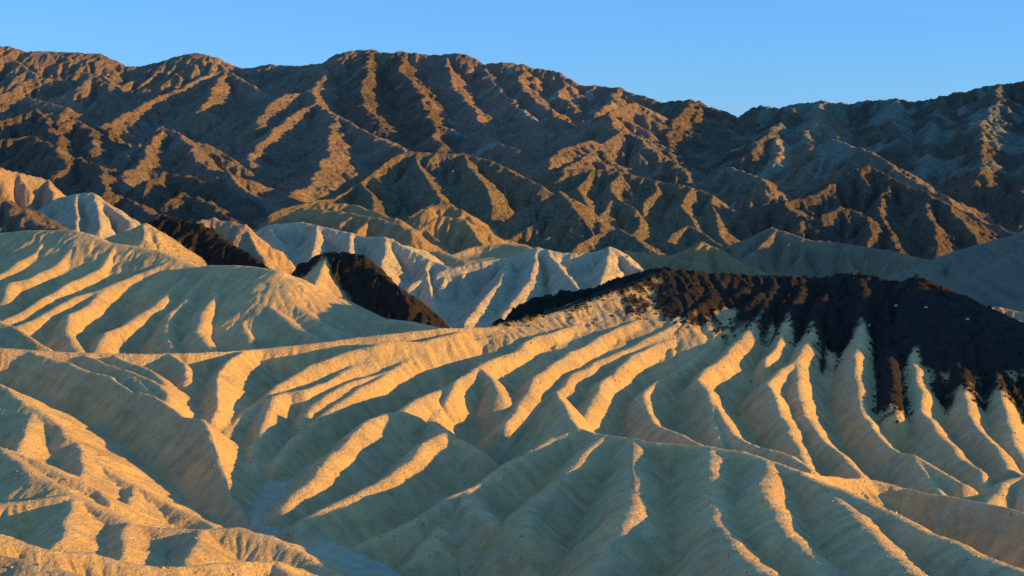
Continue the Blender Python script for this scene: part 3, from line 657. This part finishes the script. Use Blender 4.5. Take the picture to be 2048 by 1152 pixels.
def land(name, label, mat, q):
    used, inv = np.unique(q, return_inverse=True)
    me = bpy.data.meshes.new(name)
    nf = len(q)
    me.vertices.add(len(used)); me.vertices.foreach_set('co', co[used].astype(np.float32).ravel())
    me.loops.add(nf * 4); me.loops.foreach_set('vertex_index', inv.astype(np.int32).ravel())
    me.polygons.add(nf); me.polygons.foreach_set('loop_start', np.arange(0, nf * 4, 4, dtype=np.int32))
    me.polygons.foreach_set('use_smooth', np.ones(nf, bool))
    me.update(calc_edges=True)
    ca = me.attributes.new('rock', 'FLOAT_COLOR', 'POINT')
    ca.data.foreach_set('color', colf[used].ravel())
    me.normals_split_custom_set_from_vertices(NRM[used])
    me.materials.append(mat)
    o = bpy.data.objects.new(name, me)
    sc.collection.objects.link(o)
    o['label'] = label
    if name == 'rock_outcrop': o['category'] = 'rock outcrop'
    else: o['kind'] = 'structure'
    return o
for r in range(-1, len(REG)):
    q = quads[qreg == r]
    if not len(q): continue
    nm, lab, mat = INFO['wash' if r < 0 else REG[r]]
    land(nm, lab, mat, q)

# ------------------------------------------------------------------ footpaths and loose boulders
def ground_at(x, y):
    i = min(max(int(np.searchsorted(ty, y)) - 1, 0), NR - 2); f = (y - ty[i]) / (ty[i + 1] - ty[i])
    j = min(max(int(np.searchsorted(tx, x / y)) - 1, 0), NC - 2); g = (x / y - tx[j]) / (tx[j + 1] - tx[j])
    return float((Z[i, j] * (1 - g) + Z[i, j + 1] * g) * (1 - f) + (Z[i + 1, j] * (1 - g) + Z[i + 1, j + 1] * g) * f)
def spot(u, v, y0=115.0):
    # where the line of sight through a point of the survey meets the land
    a = np.array(P(u, v, 1.0)); k = (a[2] - CAMZ)
    for y in ty[ty > y0]:
        if ground_at(a[0] * y, y) >= CAMZ + k * y: return (a[0] * y, y, ground_at(a[0] * y, y))
    return None
def footpath(name, label, pts, width, colour):
    p = [spot(*q) for q in pts]; p = [q for q in p if q]
    w = [p[0]]
    for a, b in zip(p[:-1], p[1:]):
        n_ = max(2, int(math.hypot(b[0] - a[0], b[1] - a[1]) / .5))
        w += [(a[0] + (b[0] - a[0]) * t / n_, a[1] + (b[1] - a[1]) * t / n_) for t in range(1, n_ + 1)]
    vs, fs_ = [], []
    for i in range(len(w)):
        a, b = w[max(i - 1, 0)], w[min(i + 1, len(w) - 1)]
        dx, dy = b[0] - a[0], b[1] - a[1]; l = math.hypot(dx, dy) + 1e-6
        hw = width * (.5 + .12 * math.sin(i * 1.7) + .08 * math.sin(i * .6))
        for k in (-1, -.33, .33, 1):
            x, y = w[i][0] - dy / l * hw * k, w[i][1] + dx / l * hw * k
            vs.append((x, y, ground_at(x, y) + (.05 if abs(k) < 1 else -.04)))
    for i in range(len(w) - 1):
        for c in range(3):
            q = i * 4 + c; fs_.append((q, q + 1, q + 5, q + 4))
    me = bpy.data.meshes.new(name); me.from_pydata(vs, [], fs_)
    at_ = me.attributes.new('rock', 'FLOAT_COLOR', 'POINT'); at_.data.foreach_set('color', np.tile(np.array(colour + (1,), np.float32), len(vs)))
    me.polygons.foreach_set('use_smooth', np.ones(len(fs_), bool)); me.materials.append(M_NEAR)
    o = bpy.data.objects.new(name, me); sc.collection.objects.link(o)
    o['kind'] = 'structure'; o['label'] = label
footpath('footpath', 'worn pale footpath climbing a spur to the broad near ridge', [(1266, 890), (1267, 930), (1268, 980)], 1.3, (.45, .345, .17))
footpath('footpath', 'trodden footpath along the crest of the long left spur', [(408, 842), (422, 872), (434, 908), (448, 950), (466, 998)], .7, (.40, .31, .20))

def boulder(name, u, v, r, colour, seed):
    p = spot(u, v)
    if not p: return
    from mathutils import Vector, noise as mn
    bm = bmesh.new(); bmesh.ops.create_icosphere(bm, subdivisions=3, radius=1)
    for q in bm.verts:
        n_ = mn.noise(q.co * 1.1 + Vector((seed * 7.3, 0, 0))) * .45 + mn.noise(q.co * 3.1 + Vector((0, seed * 3.1, 0))) * .16
        q.co = q.co * (1 + n_); q.co.z *= .72
        q.co *= r
    me = bpy.data.meshes.new(name); bm.to_mesh(me); bm.free()
    at_ = me.attributes.new('rock', 'FLOAT_COLOR', 'POINT'); at_.data.foreach_set('color', np.tile(np.array(colour + (1,), np.float32), len(me.vertices)))
    me.materials.append(M_NEAR)
    o = bpy.data.objects.new(name, me); sc.collection.objects.link(o)
    o.location = (p[0], p[1], p[2] + r * .3); o.rotation_euler = (0, 0, seed * 1.9)
    return o
for k_, (u, v, r) in enumerate([(1792, 614, .55), (1852, 616, .42), (1738, 652, .36), (1935, 641, .45)]):
    o = boulder('boulder', u, v, r, (.46, .44, .40), k_ + 1)
    if o:
        o['label'] = ['pale boulder on the black cap, leftmost of the two highest ones', 'pale boulder on the black cap, right of the two highest ones', 'small pale boulder lowest and leftmost on the black cap', 'pale boulder farthest right on the black cap'][k_]; o['category'] = 'boulder'; o['group'] = 'pale boulders on the black cap'

# ------------------------------------------------------------------ rubble below the cap and clods along the crests
def scatter(name, label, mask, count, r_lo, r_hi, colour, mat, seed):
    r_ = np.random.RandomState(seed)
    w = (mask * (Y ** 2)).ravel().astype(np.float64); c = np.cumsum(w)
    k = np.searchsorted(c, r_.rand(count) * c[-1])
    i, j = k // NC, k % NC
    x = X.ravel()[k] + r_.uniform(-.5, .5, count) * Y.ravel()[k] * .001
    y = Y.ravel()[k] + r_.uniform(-.5, .5, count) * Y.ravel()[k] * .0016
    z = Z.ravel()[k]
    t_ = (1 + 5 ** .5) / 2
    V = np.array([(-1, t_, 0), (1, t_, 0), (-1, -t_, 0), (1, -t_, 0), (0, -1, t_), (0, 1, t_), (0, -1, -t_), (0, 1, -t_), (t_, 0, -1), (t_, 0, 1), (-t_, 0, -1), (-t_, 0, 1)]) / 1.9
    T = np.array([(0, 11, 5), (0, 5, 1), (0, 1, 7), (0, 7, 10), (0, 10, 11), (1, 5, 9), (5, 11, 4), (11, 10, 2), (10, 7, 6), (7, 1, 8), (3, 9, 4), (3, 4, 2), (3, 2, 6), (3, 6, 8), (3, 8, 9), (4, 9, 5), (2, 4, 11), (6, 2, 10), (8, 6, 7), (9, 8, 1)], np.int32)
    rad = r_lo + (r_hi - r_lo) * r_.rand(count) ** 2.5
    vv_ = V[None] * r_.uniform(.6, 1.25, (count, 12, 1)) * np.stack([r_.uniform(.7, 1.2, count), r_.uniform(.7, 1.2, count), r_.uniform(.45, .85, count)], -1)[:, None]
    a_ = r_.uniform(0, 6.28, count); ca_, sa_ = np.cos(a_)[:, None], np.sin(a_)[:, None]
    px = vv_[..., 0] * ca_ - vv_[..., 1] * sa_; py = vv_[..., 0] * sa_ + vv_[..., 1] * ca_
    pts = np.stack([px * rad[:, None] + x[:, None], py * rad[:, None] + y[:, None], vv_[..., 2] * rad[:, None] + (z + .12 * rad)[:, None]], -1).reshape(-1, 3).astype(np.float32)
    q = (T[None] + 12 * np.arange(count)[:, None, None]).reshape(-1, 3).astype(np.int32)
    me = bpy.data.meshes.new(name)
    me.vertices.add(len(pts)); me.vertices.foreach_set('co', pts.ravel())
    me.loops.add(len(q) * 3); me.loops.foreach_set('vertex_index', q.ravel())
    me.polygons.add(len(q)); me.polygons.foreach_set('loop_start', np.arange(0, len(q) * 3, 3, dtype=np.int32))
    me.update(calc_edges=True)
    cc = np.array(colour, np.float32)[None] * r_.uniform(.75, 1.25, (count, 1)).astype(np.float32)
    cc = np.concatenate([cc, np.ones((count, 1), np.float32)], 1).repeat(12, 0)
    at_ = me.attributes.new('rock', 'FLOAT_COLOR', 'POINT'); at_.data.foreach_set('color', cc.astype(np.float32).ravel())
    me.materials.append(mat)
    o = bpy.data.objects.new(name, me); sc.collection.objects.link(o)
    o['kind'] = 'stuff'; o['label'] = label
near_rows = (Y < 400) & (np.abs(X / Y) < .40)
wd2 = wdk[..., 0]
edge_m = near_rows * (Y > 280) * (np.clip(blur(wd2, 6), 0, 1) * (1 - np.clip(blur(wd2, 6), 0, 1)) * 4 + .10 * wd2)
scatter('rubble', 'dark lava rubble scattered along the lower edge of the black cap', edge_m, 2600, .12, .62, (.038, .030, .022), M_DARK, 3)
crest_m = near_rows * (Y < 345) * (cls == CI['tan']) * (1 - wd2) * np.exp(-(DST / .9) ** 2)
scatter('clods', 'small crumbly clay clods strewn along the crests of the near ridges', crest_m, 5200, .05, .26, (.50, .36, .18), M_NEAR, 4)

# wide desert ground under and beyond everything
gm = bpy.data.meshes.new('ground')
n = 48; ring = [(0, 0, -14)] + [(40000 * math.cos(a), 40000 * math.sin(a), -14) for a in [2 * math.pi * i / n for i in range(n)]]
gm.from_pydata(ring, [], [(0, i + 1, (i + 1) % n + 1) for i in range(n)])
ca = gm.attributes.new('rock', 'FLOAT_COLOR', 'POINT'); ca.data.foreach_set('color', np.tile(np.array([.30, .22, .13, 1], np.float32), n + 1))
gm.materials.append(M_FAR)
go = bpy.data.objects.new('ground', gm); sc.collection.objects.link(go)
go['kind'] = 'structure'; go['label'] = 'desert ground reaching the horizon beneath the badlands'
print('built', time.time() - t0)
